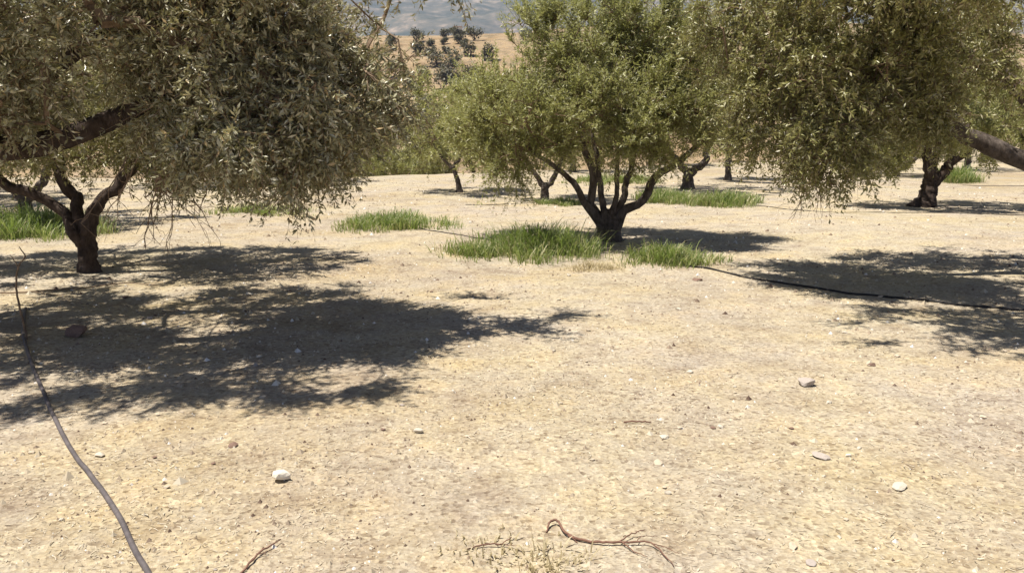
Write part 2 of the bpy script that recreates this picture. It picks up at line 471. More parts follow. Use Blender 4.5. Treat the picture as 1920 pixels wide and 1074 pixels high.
    ld = unit(tdir * 0.62 + side * rng.uniform(0.5, 1.15, (len(si), 1)) + rng.normal(0, 0.22, lp.shape))
    n0 = 0.4 * np.cross(np.cross(ld, tdir), ld) + rng.normal(0, 0.50, lp.shape) + np.array([[0, 0, 0.55]])      # upper faces turn roughly skyward
    nr = unit(n0 - ld * (n0 * ld).sum(1, keepdims=True))
    sd_ = np.cross(ld, nr)
    LL = leaf_len * rng.uniform(0.6, 1.2, (len(si), 1)) * np.where(sv > 0.9, 0.75, 1.0)
    WW = LL * leaf_w * rng.uniform(0.75, 1.25, (len(si), 1)) * 0.5
    nl = len(si); tint = np.clip(rng.normal(0.50, 0.28, nl) + np.repeat(rng.normal(0, 0.12, n_shoots), per_shoot), 0, 1)
    if fine:
        cup = LL * 0.05
        q0 = lp; q1 = lp + ld * LL * 0.34 + sd_ * WW + nr * cup; q2 = lp + ld * LL * 0.70 + sd_ * WW * 0.75 + nr * cup * 0.4
        q3 = lp + ld * LL - nr * cup * 1.5; q4 = lp + ld * LL * 0.70 - sd_ * WW * 0.75 + nr * cup * 0.4; q5 = lp + ld * LL * 0.34 - sd_ * WW + nr * cup
        LV = np.stack([q0, q1, q2, q3, q4, q5], 1).reshape(-1, 3)
        k = np.arange(nl)[:, None] * 6
        LF = np.stack([k + np.array([[0, 1, 2, 3]]), k + np.array([[0, 3, 4, 5]])], 1).reshape(-1, 4)
        tint = np.repeat(tint, 2)
    else:
        LV = np.stack([lp, lp + ld * LL * 0.48 + sd_ * WW * 1.1, lp + ld * LL - nr * LL * 0.06, lp + ld * LL * 0.48 - sd_ * WW * 1.1], 1).reshape(-1, 3)
        LF = np.arange(nl * 4).reshape(-1, 4)
    me = new_mesh('crown', LV, LF, False); face_attr(me, tint)
    tag(link('crown', me, leaf_mat, root), kind='stuff')
    # leafless twigs hanging out of the crown
    for (bc, bn, blen, spread) in bare:
        SA, SB, RA, RB = [], [], [], []
        for _ in range(bn):
            p = np.array(bc) + rng.normal(0, 1, 3) * np.array(spread)
            d = unit(np.array([rng.normal(0, 0.45), rng.normal(0, 0.45), -1.0]))
            r = rng.uniform(0.0045, 0.0075)
            for k in range(7):
                q = p + d * blen / 7 * rng.uniform(0.7, 1.2)
                SA.append(p); SB.append(q); RA.append(r); RB.append(r * 0.86)
                if rng.random() < 0.75:
                    e = q
                    ed = unit(d + rng.normal(0, 0.75, 3))
                    for _k in range(3):
                        e2 = e + ed * blen * 0.09
                        SA.append(e); SB.append(e2); RA.append(r * 0.6); RB.append(r * 0.45); e = e2
                        ed = unit(ed + rng.normal(0, 0.3, 3) + np.array([0, 0, -0.12]))
                p = q; r *= 0.86
                d = unit(d + rng.normal(0, 0.22, 3))
        v, f = segments(np.array(SA), np.array(SB), np.array(RA), np.array(RB), 4)
        tag(link('bare_twigs', new_mesh('bare_twigs', v, f, False), M_TWIG, root), 'leafless brown twigs hanging below the crown', kind='stuff')
    return root

# tree in the middle of the view: many-limbed, upright shoots
olive_tree('bushy green olive tree with six limbs fanning from a short trunk in tall grass', (1.41, 11.64),
    [(0, 0, -0.08, 0.185), (0.0, 0, 0.12, 0.16), (-0.02, 0.02, 0.30, 0.145), (-0.02, 0.02, 0.45, 0.09)],
    [[(-0.06, -0.02, 0.12, 0.096), (-0.16, -0.05, 0.30, 0.070), (-0.36, -0.10, 0.55, 0.056), (-0.50, -0.12, 0.80, 0.044), (-0.72, -0.15, 1.02, 0.037), (-1.15, -0.2, 1.30, 0.026)],
     [(-0.08, 0.06, 0.22, 0.081), (-0.22, 0.02, 0.50, 0.065), (-0.27, 0.0, 0.85, 0.056), (-0.33, -0.02, 1.25, 0.048), (-0.42, 0.0, 1.7, 0.037), (-0.5, 0.0, 2.3, 0.022)],
     [(-0.03, 0.10, 0.30, 0.063), (-0.07, 0.25, 0.62, 0.048), (-0.11, 0.35, 0.95, 0.041), (-0.19, 0.5, 1.4, 0.033), (-0.3, 0.8, 2.0, 0.022)],
     [(0.01, -0.03, 0.34, 0.052), (0.08, -0.12, 0.62, 0.037), (0.08, -0.22, 0.9, 0.035), (0.06, -0.35, 1.2, 0.030), (0.12, -0.6, 1.9, 0.021)],
     [(0.04, 0.04, 0.34, 0.063), (0.16, 0.06, 0.52, 0.052), (0.29, 0.10, 0.82, 0.046), (0.33, 0.14, 1.02, 0.043), (0.32, 0.2, 1.45, 0.037), (0.42, 0.3, 2.3, 0.022)],
     [(0.06, 0.0, 0.08, 0.092), (0.17, -0.01, 0.30, 0.073), (0.32, -0.02, 0.50, 0.065), (0.52, -0.04, 0.68, 0.061), (0.68, -0.06, 0.90, 0.056), (0.92, -0.1, 1.10, 0.046), (1.4, -0.1, 1.55, 0.030)]],
    [((-0.1, 0.1, 2.25), (1.25, 1.3, 1.10), 3.2, 0.9), ((-1.38, 0.0, 1.72), (0.92, 1.0, 0.68), 2.0, 0.8), ((0.15, -0.85, 1.70), (1.15, 0.5, 0.55), 2.1, 0.7), ((0.95, 0.0, 2.0), (0.85, 1.0, 0.85), 2.0, 0.85),
     ((-0.95, 0.1, 2.55), (0.70, 0.85, 0.80), 1.7, 0.95), ((0.0, 0.1, 3.05), (0.95, 0.95, 0.70), 1.6, 1.0), ((-1.55, -0.3, 1.22), (0.65, 0.55, 0.25), 0.5, 0.0), ((0.1, -0.1, 1.52), (1.3, 1.0, 0.34), 1.5, 0.3), ((0.8, 0.1, 2.75), (0.65, 0.8, 0.6), 0.9, 1.0), ((-1.15, -0.95, 1.75), (0.8, 0.5, 0.42), 1.2, 0.7)],
    800, 7600, 0.066, 11, M_LEAF_GREEN, per_shoot=26, leaf_w=0.22, shoot_len=(0.22, 0.55))

# tree on the left with the dark forked trunk
olive_tree('olive tree with a dark forked trunk rising from the shaded ground', (-4.70, 8.74),
    [(0, 0, -0.08, 0.115), (0.0, 0, 0.12, 0.095), (0.01, 0.02, 0.32, 0.088), (0.03, 0.02, 0.54, 0.085)],
    [[(-0.03, 0, 0.30, 0.075), (-0.12, 0, 0.50, 0.068), (-0.24, 0.02, 0.68, 0.062), (-0.50, 0.05, 0.84, 0.06), (-0.85, 0.05, 0.96, 0.055), (-1.5, 0.1, 1.5, 0.04)],
     [(0.03, 0.0, 0.42, 0.085), (0.10, 0.02, 0.62, 0.075), (0.22, 0.05, 0.80, 0.06), (0.42, 0.1, 1.0, 0.06), (0.8, 0.2, 1.5, 0.04)],
     [(0.0, 0.02, 0.46, 0.08), (-0.14, 0.1, 0.72, 0.062), (-0.24, 0.2, 0.9, 0.065), (-0.3, 0.3, 1.4, 0.05), (-0.2, 0.3, 2.1, 0.035)]],
    [((-0.1, 0.6, 2.2), (2.1, 1.6, 1.35), 3.0, 0.1), ((1.2, 0.7, 1.85), (1.15, 1.2, 1.0), 1.5, -0.1), ((-1.3, 0.2, 1.95), (1.3, 1.2, 0.80), 1.3, 0.0), ((0.2, 0.3, 1.45), (1.4, 1.0, 0.36), 0.8, 0.1)],
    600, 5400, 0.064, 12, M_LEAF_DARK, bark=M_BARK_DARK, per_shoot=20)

# tree whose trunk stands beyond the left of the view; its crown overhangs the foreground
olive_tree('large greyish olive tree overhanging the foreground, its leafless twigs hanging low', (-4.75, 6.3),
    [(0, 0, -0.1, 0.24), (0.02, 0, 0.25, 0.20), (0.08, 0, 0.60, 0.18), (0.15, -0.05, 0.95, 0.15)],
    [[(0.12, -0.05, 0.75, 0.13), (0.55, -0.3, 1.15, 0.11), (1.10, -0.55, 1.44, 0.09), (1.55, -0.6, 1.52, 0.075), (2.2, -0.5, 1.75, 0.06), (2.9, -0.2, 2.15, 0.04), (3.5, 0.0, 2.0, 0.025)],
     [(0.14, 0, 0.85, 0.13), (0.5, 0.25, 1.5, 0.10), (1.2, 0.35, 2.1, 0.08), (2.1, 0.4, 2.5, 0.06), (3.0, 0.5, 2.7, 0.035)],
     [(0.12, 0, 0.8, 0.12), (-0.1, 0.3, 1.5, 0.09), (-0.2, 0.6, 2.4, 0.06), (0.1, 0.8, 3.2, 0.035)],
     [(2.3, -0.45, 2.55, 0.03), (2.55, -0.65, 2.25, 0.028), (2.75, -0.7, 2.08, 0.024), (3.0, -0.72, 1.95, 0.016)]],
    [((1.5, 0.3, 2.45), (1.9, 1.4, 1.0), 2.6, 0.0), ((2.95, -0.25, 2.05), (1.0, 1.0, 0.80), 2.4, -0.25), ((3.0, -0.55, 1.55), (0.62, 0.6, 0.42), 1.2, -0.5),
     ((3.8, 0.3, 2.5), (0.70, 0.8, 0.52), 1.6, -0.2), ((1.3, -0.9, 2.05), (1.3, 0.55, 0.55), 1.7, -0.1), ((0.4, 0.2, 3.0), (1.9, 1.5, 0.7), 1.7, 0.2), ((1.6, -1.45, 2.95), (1.7, 0.8, 0.35), 1.3, 0.0), ((3.05, -0.65, 2.88), (1.1, 0.7, 0.33), 2.3, -0.1)],
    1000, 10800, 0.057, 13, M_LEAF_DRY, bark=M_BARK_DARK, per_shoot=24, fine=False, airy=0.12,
    bare=[((2.2, -0.6, 1.32), 15, 0.62, (0.20, 0.12, 0.06))])

# tree whose trunk stands beyond the right of the view, heavy limb reaching in
olive_tree('large olive tree with a thick grey limb stretched low towards the bushy tree', (6.75, 8.9),
    [(0, 0, -0.1, 0.30), (0.0, 0, 0.25, 0.25), (-0.05, -0.02, 0.55, 0.22), (-0.1, -0.02, 0.85, 0.17)],
    [[(0.0, 0, 0.55, 0.17), (-0.55, -0.15, 0.95, 0.14), (-1.25, -0.3, 1.16, 0.105), (-1.72, -0.38, 1.36, 0.10), (-2.05, -0.4, 1.52, 0.092), (-2.7, -0.4, 1.95, 0.07), (-3.4, -0.4, 2.3, 0.05), (-4.0, -0.4, 2.2, 0.025)],
     [(-0.08, 0, 0.75, 0.14), (-0.6, 0.3, 1.5, 0.10), (-1.3, 0.5, 2.2, 0.08), (-2.3, 0.6, 2.7, 0.05), (-3.2, 0.5, 3.0, 0.03)],
     [(-0.05, 0, 0.7, 0.14), (0.2, -0.4, 1.4, 0.10), (0.0, -1.0, 2.1, 0.07), (-0.8, -1.5, 2.6, 0.05), (-2.0, -1.9, 2.95, 0.035), (-3.6, -2.5, 3.05, 0.02)]],
    [((-2.4, -0.1, 2.75), (1.9, 1.6, 0.95), 3.0, 0.05), ((-3.75, -0.6, 1.95), (0.85, 0.9, 0.80), 2.0, -0.2), ((-3.65, -0.9, 1.42), (0.50, 0.5, 0.36), 0.8, -0.5), ((-3.3, -1.5, 3.0), (1.4, 0.9, 0.45), 2.4, -0.05), ((-3.7, -2.85, 3.05), (1.5, 0.85, 0.35), 2.9, -0.05),
     ((-4.25, 0.0, 2.55), (0.65, 1.0, 0.6), 1.0, -0.2), ((-2.7, 0.3, 2.05), (0.9, 0.8, 0.50), 1.2, 0.0), ((-1.35, -0.3, 2.45), (0.95, 0.9, 0.60), 1.5, 0.0), ((-2.4, -0.75, 1.85), (0.45, 0.35, 0.40), 0.5, -0.1), ((-3.25, -1.0, 2.1), (0.70, 0.55, 0.50), 1.1, 0.0), ((-0.9, -1.0, 2.5), (1.5, 1.5, 0.8), 1.4, 0.0)],
    1040, 10000, 0.062, 14, M_LEAF_DARK, per_shoot=20, fine=False,
    bare=[((-3.72, -0.9, 1.15), 9, 0.50, (0.13, 0.1, 0.04))])

# tree in the middle distance on the right
olive_tree('olive tree with a flared dark trunk seen under the thick grey limb', (8.49, 16.34),
    [(-0.10, 0, -0.08, 0.22), (-0.02, 0, 0.18, 0.165), (0.02, 0.02, 0.45, 0.15), (0.03, 0.02, 0.66, 0.125)],
    [[(0.02, 0, 0.50, 0.12), (-0.08, 0.0, 0.85, 0.09), (-0.12, 0.1, 1.3, 0.075), (-0.5, 0.2, 1.9, 0.045)],
     [(0.05, 0, 0.45, 0.11), (0.30, 0.0, 0.78, 0.10), (0.62, 0.0, 1.08, 0.08), (1.1, 0.1, 1.6, 0.045)],
     [(0.03, 0, 0.6, 0.09), (0.16, 0.2, 1.1, 0.07), (0.2, 0.3, 1.8, 0.05), (0.2, 0.4, 2.6, 0.03)]],
    [((0.0, 0, 2.5), (1.9, 1.7, 1.4), 3, 0.2), ((-1.2, -0.1, 1.6), (1.0, 1.0, 0.75), 1.3, -0.2), ((1.2, 0.1, 1.7), (1.1, 1.1, 0.8), 1.3, -0.1), ((-1.15, -0.2, 1.1), (0.5, 0.4, 0.3), 0.5, -0.4), ((-0.3, -0.9, 1.55), (1.3, 0.6, 0.45), 1.3, -0.1)],
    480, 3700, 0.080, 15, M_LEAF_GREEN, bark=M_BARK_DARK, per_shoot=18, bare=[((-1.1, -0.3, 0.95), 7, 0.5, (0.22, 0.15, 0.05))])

def small_tree(label, base, h, rx, lean, seed, fork=True, mat=None, z0=None, shoots=1100, group=None, leaf=0.10, rt=0.075):
    z0 = z0 if z0 is not None else h * 0.30
    tx, ty = lean
    tr = [(0, 0, -0.1, rt * 1.35), (tx * 0.2, ty * 0.2, z0 * 0.35, rt), (tx * 0.6, ty * 0.6, z0 * 0.75, rt * 0.92), (tx, ty, z0 * 1.05, rt * 0.8)]
    if fork:
        tr = [(0, 0, -0.1, rt * 1.35), (0, 0, z0 * 0.2, rt * 1.05), (tx * 0.1, 0, z0 * 0.42, rt), (tx * 0.2, 0, z0 * 0.55, rt * 0.85)]
        lb = [[(0, 0, z0 * 0.38, rt * 0.8), (-0.22 * rx / 1.4, 0, z0 * 0.75, rt * 0.66), (-0.42 * rx / 1.4, 0.05, z0 * 1.15, rt * 0.55), (-0.7 * rx / 1.4, 0.1, z0 * 1.7, rt * 0.3)],
              [(0, 0, z0 * 0.38, rt * 0.8), (0.24 * rx / 1.4, 0, z0 * 0.7, rt * 0.7), (0.36 * rx / 1.4, 0, z0 * 1.15, rt * 0.6), (0.75 * rx / 1.4, -0.1, z0 * 1.8, rt * 0.3)]]
    else:
        lb = [[(tx, ty, z0 * 0.95, rt * 0.7), (tx - 0.25, ty, z0 * 1.4, rt * 0.5), (tx - 0.5, ty, z0 * 2.0, rt * 0.3)],
              [(tx, ty, z0 * 0.95, rt * 0.7), (tx + 0.2, ty + 0.1, z0 * 1.5, rt * 0.5), (tx + 0.5, ty + 0.2, z0 * 2.2, rt * 0.3)]]
    rng = np.random.default_rng(seed)
    hz = (h - z0) / 2
    lobes = [((tx, ty, z0 + hz * 1.02), (rx, rx, hz), 2.5, 0.45)]
    for k in range(5):
        a = rng.uniform(0, 6.28)
        lobes.append(((tx + math.cos(a) * rx * 0.6, ty + math.sin(a) * rx * 0.6, z0 + hz * rng.uniform(0.55, 1.45)), (rx * 0.5, rx * 0.5, hz * 0.5), 0.8, 0.45))
    return olive_tree(label, base, tr, lb, lobes, 170, shoots, leaf * 1.12, seed, mat or M_LEAF_GREEN, per_shoot=12, shoot_len=(0.2, 0.5), group=group, twig_k=3, leaf_w=0.24)

small_tree('young olive tree with one thin leaning stem on pale bare soil', (-1.32, 20.32), 3.0, 1.25, (-0.18, 0.0), 41, fork=False, z0=0.62, rt=0.06, shoots=1300)
small_tree('small olive tree with a thin forked trunk half hidden by the bushy tree', (0.76, 18.55), 2.9, 1.3, (0, 0), 42, z0=0.75, rt=0.085, shoots=1200, mat=M_LEAF_DARK)
small_tree('olive tree with a wide V-shaped fork standing at the back of a grass patch', (4.65, 21.24), 4.7, 2.1, (0, 0), 43, z0=1.0, rt=0.13, shoots=2600)
small_tree('slender single-stemmed olive tree with a small round shadow at its foot', (6.88, 25.65), 3.9, 1.7, (-0.05, 0), 44, fork=False, z0=0.9, rt=0.085, shoots=1500, mat=M_LEAF_DARK)
small_tree('low olive tree forking near the ground in tall grass behind the dark forked trunk', (-8.45, 13.89), 3.4, 1.9, (0, 0), 45, z0=0.9, rt=0.10, shoots=2000, mat=M_LEAF_DARK)
small_tree('low bushy olive tree with foliage almost to the ground behind the flared trunk', (13.4, 28.1), 3.2, 1.9, (0, 0), 46, z0=0.45, rt=0.09, shoots=1500)
small_tree('olive tree at the back of the grove with a broad shadow band beneath', (23.6, 40.5), 4.6, 2.9, (0, 0), 47, z0=1.1, rt=0.12, shoots=1700, mat=M_LEAF_DARK, leaf=0.13)

def copy_tree(src, base, rot, sc, label, group=None):
    r = src.copy(); C.objects.link(r)
    r.location = (base[0], base[1], gh(*base)); r.rotation_euler = (0, 0, rot); r.scale = (sc, sc, sc)
    r['label'] = label
    if group: r['group'] = group
    elif 'group' in r: del r['group']
    for ch in list(src.children):
        c = ch.copy(); C.objects.link(c); c.parent = r
    return r

far_a = small_tree('rounded olive tree among those filling the back of the grove', (17.5, 45.0), 4.4, 2.3, (0, 0), 51, z0=1.0, rt=0.12, shoots=1500, leaf=0.14, group='olive trees at the back of the grove')
far_b = small_tree('rounded olive tree among those filling the back of the grove', (11.0, 41.0), 4.2, 2.2, (0, 0), 52, z0=0.9, rt=0.12, shoots=1500, leaf=0.14, mat=M_LEAF_DARK, group='olive trees at the back of the grove')
k = 0
for (x, y, s) in [(6.2, 36.0, 1.05), (14.3, 36.5, 0.95), (18.6, 33.0, 1.0), (24.5, 47.5, 1.15), (29.5, 42.5, 1.1), (32.0, 52.0, 1.2), (20.5, 53.0, 1.2), (2.3, 30.5, 0.9), (-9.5, 22.5, 0.95), (-13.5, 20.0, 1.0), (-6.7, 24.0, 0.85), (-12.0, 17.0, 0.9), (26.0, 57.0, 1.2), (16.2, 21.8, 0.85)]:
    k += 1
    copy_tree(far_a if k % 2 else far_b, (x, y), k * 1.37, s, 'rounded olive tree among those filling the back of the grove', 'olive trees at the back of the grove')
k = 0
for (x, y, s) in [(-6.6, 35.0, 0.85), (-5.0, 36.0, 0.85), (-3.4, 38.5, 1.1), (-1.2, 37.0, 1.3), (-8.8, 38.0, 0.9), (-4.6, 44.0, 1.3), (-10.5, 35.0, 0.9), (1.5, 43.0, 1.5)]:
    k += 1
    copy_tree(far_b if k % 3 == 0 else far_a, (x, y), k * 2.1 + 0.4, s, 'tall bushy olive tree rooted below the crest where the field drops away', 'trees just below the crest of the field')

# ------------------------------------------------------------ scrub on the hillside across the valley
def scrub(label, x, y, w, h, seed, group=None):
    rng = np.random.default_rng(seed)
    root = link('scrub_bush', None, loc=(x, y, gh(x, y)))
    tag(root, label, 'bush', group)
    n = 800
    nb = int(rng.integers(5, 11))
    bc = np.stack([rng.uniform(-0.32, 0.32, nb) * w, rng.uniform(-0.3, 0.3, nb) * w, rng.uniform(0.25, 0.68, nb) * h], 1)
    wh = rng.integers(0, nb, n)
    p = bc[wh] + unit(rng.normal(0, 1, (n, 3))) * rng.uniform(0.4, 1, (n, 1)) * np.array([[0.26 * w, 0.26 * w, 0.30 * h]])
    p[:, 2] = np.maximum(p[:, 2], 0.05)
    d = unit(rng.normal(0, 1, (n, 3)) + np.array([[0, 0, 0.5]])); u, v = perp(d)
    L = rng.uniform(0.32, 0.8, (n, 1)) * (w / 5) ** 0.5; W = L * 0.3
    V = np.stack([p, p + d * L * 0.5 + u * W, p + d * L, p + d * L * 0.5 - u * W], 1).reshape(-1, 3)
    me = new_mesh('crown', V, np.arange(n * 4).reshape(-1, 4)); face_attr(me, np.clip(rng.normal(0.45, 0.25, n), 0, 1))
    tag(link('crown', me, M_SCRUB, root), kind='stuff')
    a = np.array([[rng.uniform(-0.08, 0.08) * w, 0, -0.3] for _ in range(4)]); b = bc[:4]
    vv, ff = segments(a, b, np.full(4, 0.10), np.full(4, 0.05), 6)
    link('trunk', new_mesh('trunk', vv, ff), M_BARK_DARK, root)
    return root

scrub('broad grey-brown bush, the largest on the open dry hillside', -15.3, 186, 8.0, 7.6, 61)
scrub('dark grey bush just below the broad one on the dry hillside', -14.6, 172, 7.2, 5.2, 62)
scrub('small round bush alone on the dry slope under the ridge', -14.8, 232, 4.4, 4.0, 63)
scrub('dark bush near the ridge of the dry hillside', -10.2, 226, 4.6, 4.0, 64)
k = 0
for (x, y, w) in [(-22.5, 178, 4.5), (-19.5, 165, 4.2), (-16.8, 158, 3.6), (-22.0, 128, 4.2), (-24.0, 150, 4.5), (-27, 190, 5), (-31, 215, 5), (-35, 170, 5), (-40, 200, 5), (-20, 205, 3.2), (-17.5, 250, 3.0), (-46, 230, 5), (-13, 140, 3.5), (-23.5, 206, 4.6), (-26.0, 228, 4.4), (-19.0, 238, 3.6), (-21.6, 221, 2.8), (-10.4, 205, 4.2), (-9.2, 186, 4.4), (-13.0, 152, 4.6), (-16.4, 140, 4.2), (-21.2, 139, 4.0), (-18.0, 196, 4.4), (-12.5, 183, 2.4), (-14.2, 220, 3.0), (-12.5, 215, 2.6), (-18.2, 222, 2.4), (-13.4, 196, 2.8), (-20.8, 190, 3.2), (-16.6, 208, 2.2), (-11.6, 168, 3.6), (-18.2, 148, 3.4), (-14.6, 126, 3.6), (-19.5, 116, 3.4), (-25.5, 140, 4.0), (-12.2, 256, 2.6), (-15.0, 258, 2.2), (-5, 200, 5), (4, 220, 5), (15, 190, 5), (28, 225, 5), (-52, 180, 5)]:
    k += 1
    scrub('low grey-green bush scattered on the dry hillside', x, y, w, w * 0.85, 70 + k, 'bushes scattered over the hillside')

def hill_house():
    x, y = -17.0, 262.0
    root = link('white_house', None, loc=(x, y, gh(x, y) - 0.3))
    tag(root, 'tiny white house on the ridge of the dry hillside', 'house')
    def box(n, c, s, m, par=root):
        vx = np.array([[i, j, k] for i in (-.5, .5) for j in (-.5, .5) for k in (-.5, .5)]) * np.array(s) + np.array(c)
        f = np.array([[0, 1, 3, 2], [4, 6, 7, 5], [0, 4, 5, 1], [2, 3, 7, 6], [0, 2, 6, 4], [1, 5, 7, 3]])
        return link(n, new_mesh(n, vx, f), m, par)
    mw = plain_material('whitewash', (0.72, 0.68, 0.60), (0.82, 0.79, 0.72), 1.2)
    mr = plain_material('roof_slab', (0.45, 0.30, 0.22), (0.55, 0.40, 0.30), 2)
    md = plain_material('dark_opening', (0.05, 0.05, 0.06), (0.08, 0.08, 0.09), 2)
    box('wall', (0, 0, 1.5), (2.4, 3.0, 3.2), mw)
    box('roof', (0, 0, 3.2), (2.7, 3.3, 0.22), mr)
    box('door', (-0.5, -1.52, 1.0), (0.8, 0.08, 1.9), md)
    box('window', (0.6, -1.52, 1.8), (0.7, 0.08, 0.7), md)
hill_house()

# ------------------------------------------------------------ green grass patches
def grass(label, cx, cy, rx, ry, h, n, seed, dry=0.12, mat=None, name='grass_patch'):
    """tufts of arching blades, thick in the middle of the patch, thin and dry at its ragged edge"""
    rng = np.random.default_rng(seed)
    nt = max(14, n // 38)
    ta = rng.uniform(0, 2 * np.pi, nt); tr = rng.uniform(0, 1.0, nt) ** 0.6 * (1 + 0.22 * np.sin(ta * 3 + seed) + 0.16 * np.sin(ta * 5 + seed * 2))
    tx = cx + rx * tr * np.cos(ta); ty = cy + ry * tr * np.sin(ta)
    th = h * rng.uniform(0.45, 1.1, nt) * np.clip(1.2 - 0.55 * tr, 0.3, 1.1)
    td = np.clip(rng.normal(0.36, 0.13, nt) + 0.30 * np.clip(tr - 0.6, 0, 1), 0, 1)
    w8 = np.clip(1.25 - tr, 0.15, 1.2) * rng.uniform(0.4, 1.6, nt)
    tf = rng.choice(nt, n, p=w8 / w8.sum())
    sp = (0.06 + 0.16 * th[tf])
    x = tx[tf] + rng.normal(0, 1, n) * sp; y = ty[tf] + rng.normal(0, 1, n) * sp
    hh = th[tf] * (0.35 + 0.95 * rng.beta(2.2, 2.2, n))
    base = np.stack([x, y, gz(x, y) - 0.01], 1)
    az = np.arctan2(y - ty[tf], x - tx[tf]) + rng.normal(0, 0.9, n)
    out = np.stack([np.cos(az), np.sin(az), np.zeros(n)], 1) * rng.uniform(0.08, 1.0, n)[:, None] * hh[:, None]
    up = np.array([[0, 0, 1.0]]) * hh[:, None]
    sd2 = np.stack([-np.sin(az + 0.4), np.cos(az + 0.4), np.zeros(n)], 1)
    w = rng.uniform(0.0022, 0.0050, n)[:, None] * (1 + 0.04 * cy)
    p1 = base + up * 0.5 + out * 0.28; p2 = base + up * 0.86 + out * 0.72; p3 = base + up * rng.uniform(0.70, 1.0, n)[:, None] + out * 1.25
    V = np.stack([base - sd2 * w, base + sd2 * w, p1 + sd2 * w * 0.9, p1 - sd2 * w * 0.9, p2 + sd2 * w * 0.6, p2 - sd2 * w * 0.6, p3], 1).reshape(-1, 3)
    k = np.arange(n)[:, None] * 7
    F = np.concatenate([k + np.array([[0, 1, 2, 3]]), k + np.array([[3, 2, 4, 5]])])
    T = k + np.array([[5, 4, 6]])
    me = new_mesh('grass_patch', V, [F, T])
    tint = np.clip(td[tf] + rng.normal(0, 0.16, n) + np.where(rng.random(n) < dry, 0.5, 0), 0, 1)
    face_attr(me, np.concatenate([tint, tint, tint]))
    tag(link(name, me, mat or M_GRASS), label, 'grass', kind='stuff')

grass('tall dark green grass clump against the trunk of the bushy tree', 0.30, 10.45, 0.95, 0.72, 0.38, 3900, 81, 0.2)
grass('thin yellowing grass fringe at the edge of the tall clump', -0.52, 10.3, 0.42, 0.5, 0.20, 900, 82, 0.4)
grass('bright green grass clump in full sun at the end of a black hose', 1.98, 9.85, 0.68, 0.55, 0.24, 1900, 83, 0.25)
grass('long bright green grass strip below the hanging grey branches', -1.95, 13.4, 1.05, 0.85, 0.27, 3000, 84, 0.2)
grass('green grass at the foot of the low olive tree forking near the ground', -7.6, 12.5, 1.4, 1.2, 0.42, 3800, 85)
grass('green grass patch in front of the wide V-shaped fork', 3.5, 18.4, 0.75, 0.9, 0.32, 2600, 86, 0.2)
grass('broad green grass patch on sunny straw beside the V-forked tree', 4.55, 17.2, 0.95, 0.8, 0.33, 2600, 87, 0.25)
grass('short green grass tuft behind the flared trunk', 13.5, 24.5, 0.85, 0.9, 0.50, 1800, 88)
grass('faint short grass at the foot of the small thin forked trunk', 1.15, 17.6, 0.65, 0.6, 0.18, 1300, 89, 0.3)
grass('distant green grass seen between the fanning limbs', 3.0, 24.0, 1.5, 1.6, 0.30, 2400, 90)
grass('sparse pale grass behind the forked dark trunk', -4.9, 15.6, 1.1, 0.9, 0.18, 1500, 91, 0.45)

for i, (x, y, rx, ry, h, n, lab) in enumerate([
        (0.16, 2.66, 0.16, 0.10, 0.05, 260, 'low dry straw tuft just in front of the forked twig'),
        (-0.1, 2.75, 0.12, 0.10, 0.04, 140, 'little dry straw tuft beside the crooked brown twig'),
        (0.9, 9.3, 0.55, 0.22, 0.10, 420, 'dry yellow grass edging the tall dark green clump')]):
    grass(lab, x, y, rx, ry, h, n, 300 + i, 0.3, M_DRYGRASS, 'dry_grass_tuft')

# ------------------------------------------------------------ hoses
def hose(label, pts, r, mat, seed, n=70):
    rng = np.random.default_rng(seed)
    P = [(x, y, 0.0) for x, y in pts]
    q = smooth_path(P, n)
    q[:, 2] = gz(q[:, 0], q[:, 1]) + r * 0.8
    v, f = tube(q, np.full(n, r), 8, rng, 0.02)
    tag(link('irrigation_hose', new_mesh('irrigation_hose', v, f, True), mat), label, 'hose')

hose('dusty grey irrigation hose winding from the deep shade over the bare foreground', [(-4.3, 6.9), (-3.9, 6.2), (-3.66, 5.81), (-3.19, 5.12), (-2.60, 4.29), (-2.20, 3.75), (-1.87, 3.35), (-1.59, 3.0), (-1.41, 2.75), (-1.30, 2.61), (-1.2, 2.45), (-1.05, 2.1)], 0.0118, M_HOSE, 1, 110)
hose('black irrigation hose running from the sunny grass clump into shade', [(1.9, 9.75), (2.28, 9.24), (2.76, 8.47), (3.39, 7.8), (4.01, 7.36), (4.59, 7.01), (5.06, 6.8), (6.5, 6.4)], 0.0115, M_HOSE_BLACK, 2)
hose('thin black hose passing below the flared trunk', [(4.6, 17.2), (5.19, 16.57), (5.91, 15.27), (7.95, 15.07), (9.3, 14.5), (11, 14.2)], 0.007, M_HOSE_BLACK, 3)
hose('thin hose beside the short grass tuft behind the flared trunk', [(13.0, 23.2), (13.51, 22.9), (15.64, 22.68), (18, 22.4)], 0.008, M_HOSE_BLACK, 4)
hose('short length of black hose between two green grass patches', [(-1.5, 12.95), (-1.18, 12.53), (-0.64, 11.89), (-0.2, 11.3)], 0.008, M_HOSE_BLACK, 5)
hose('thin hose on straw leading to the small thin forked trunk', [(-1.0, 17.2), (-0.35, 17.31), (0.47, 17.84), (0.8, 18.3)], 0.007, M_HOSE_BLACK, 6)

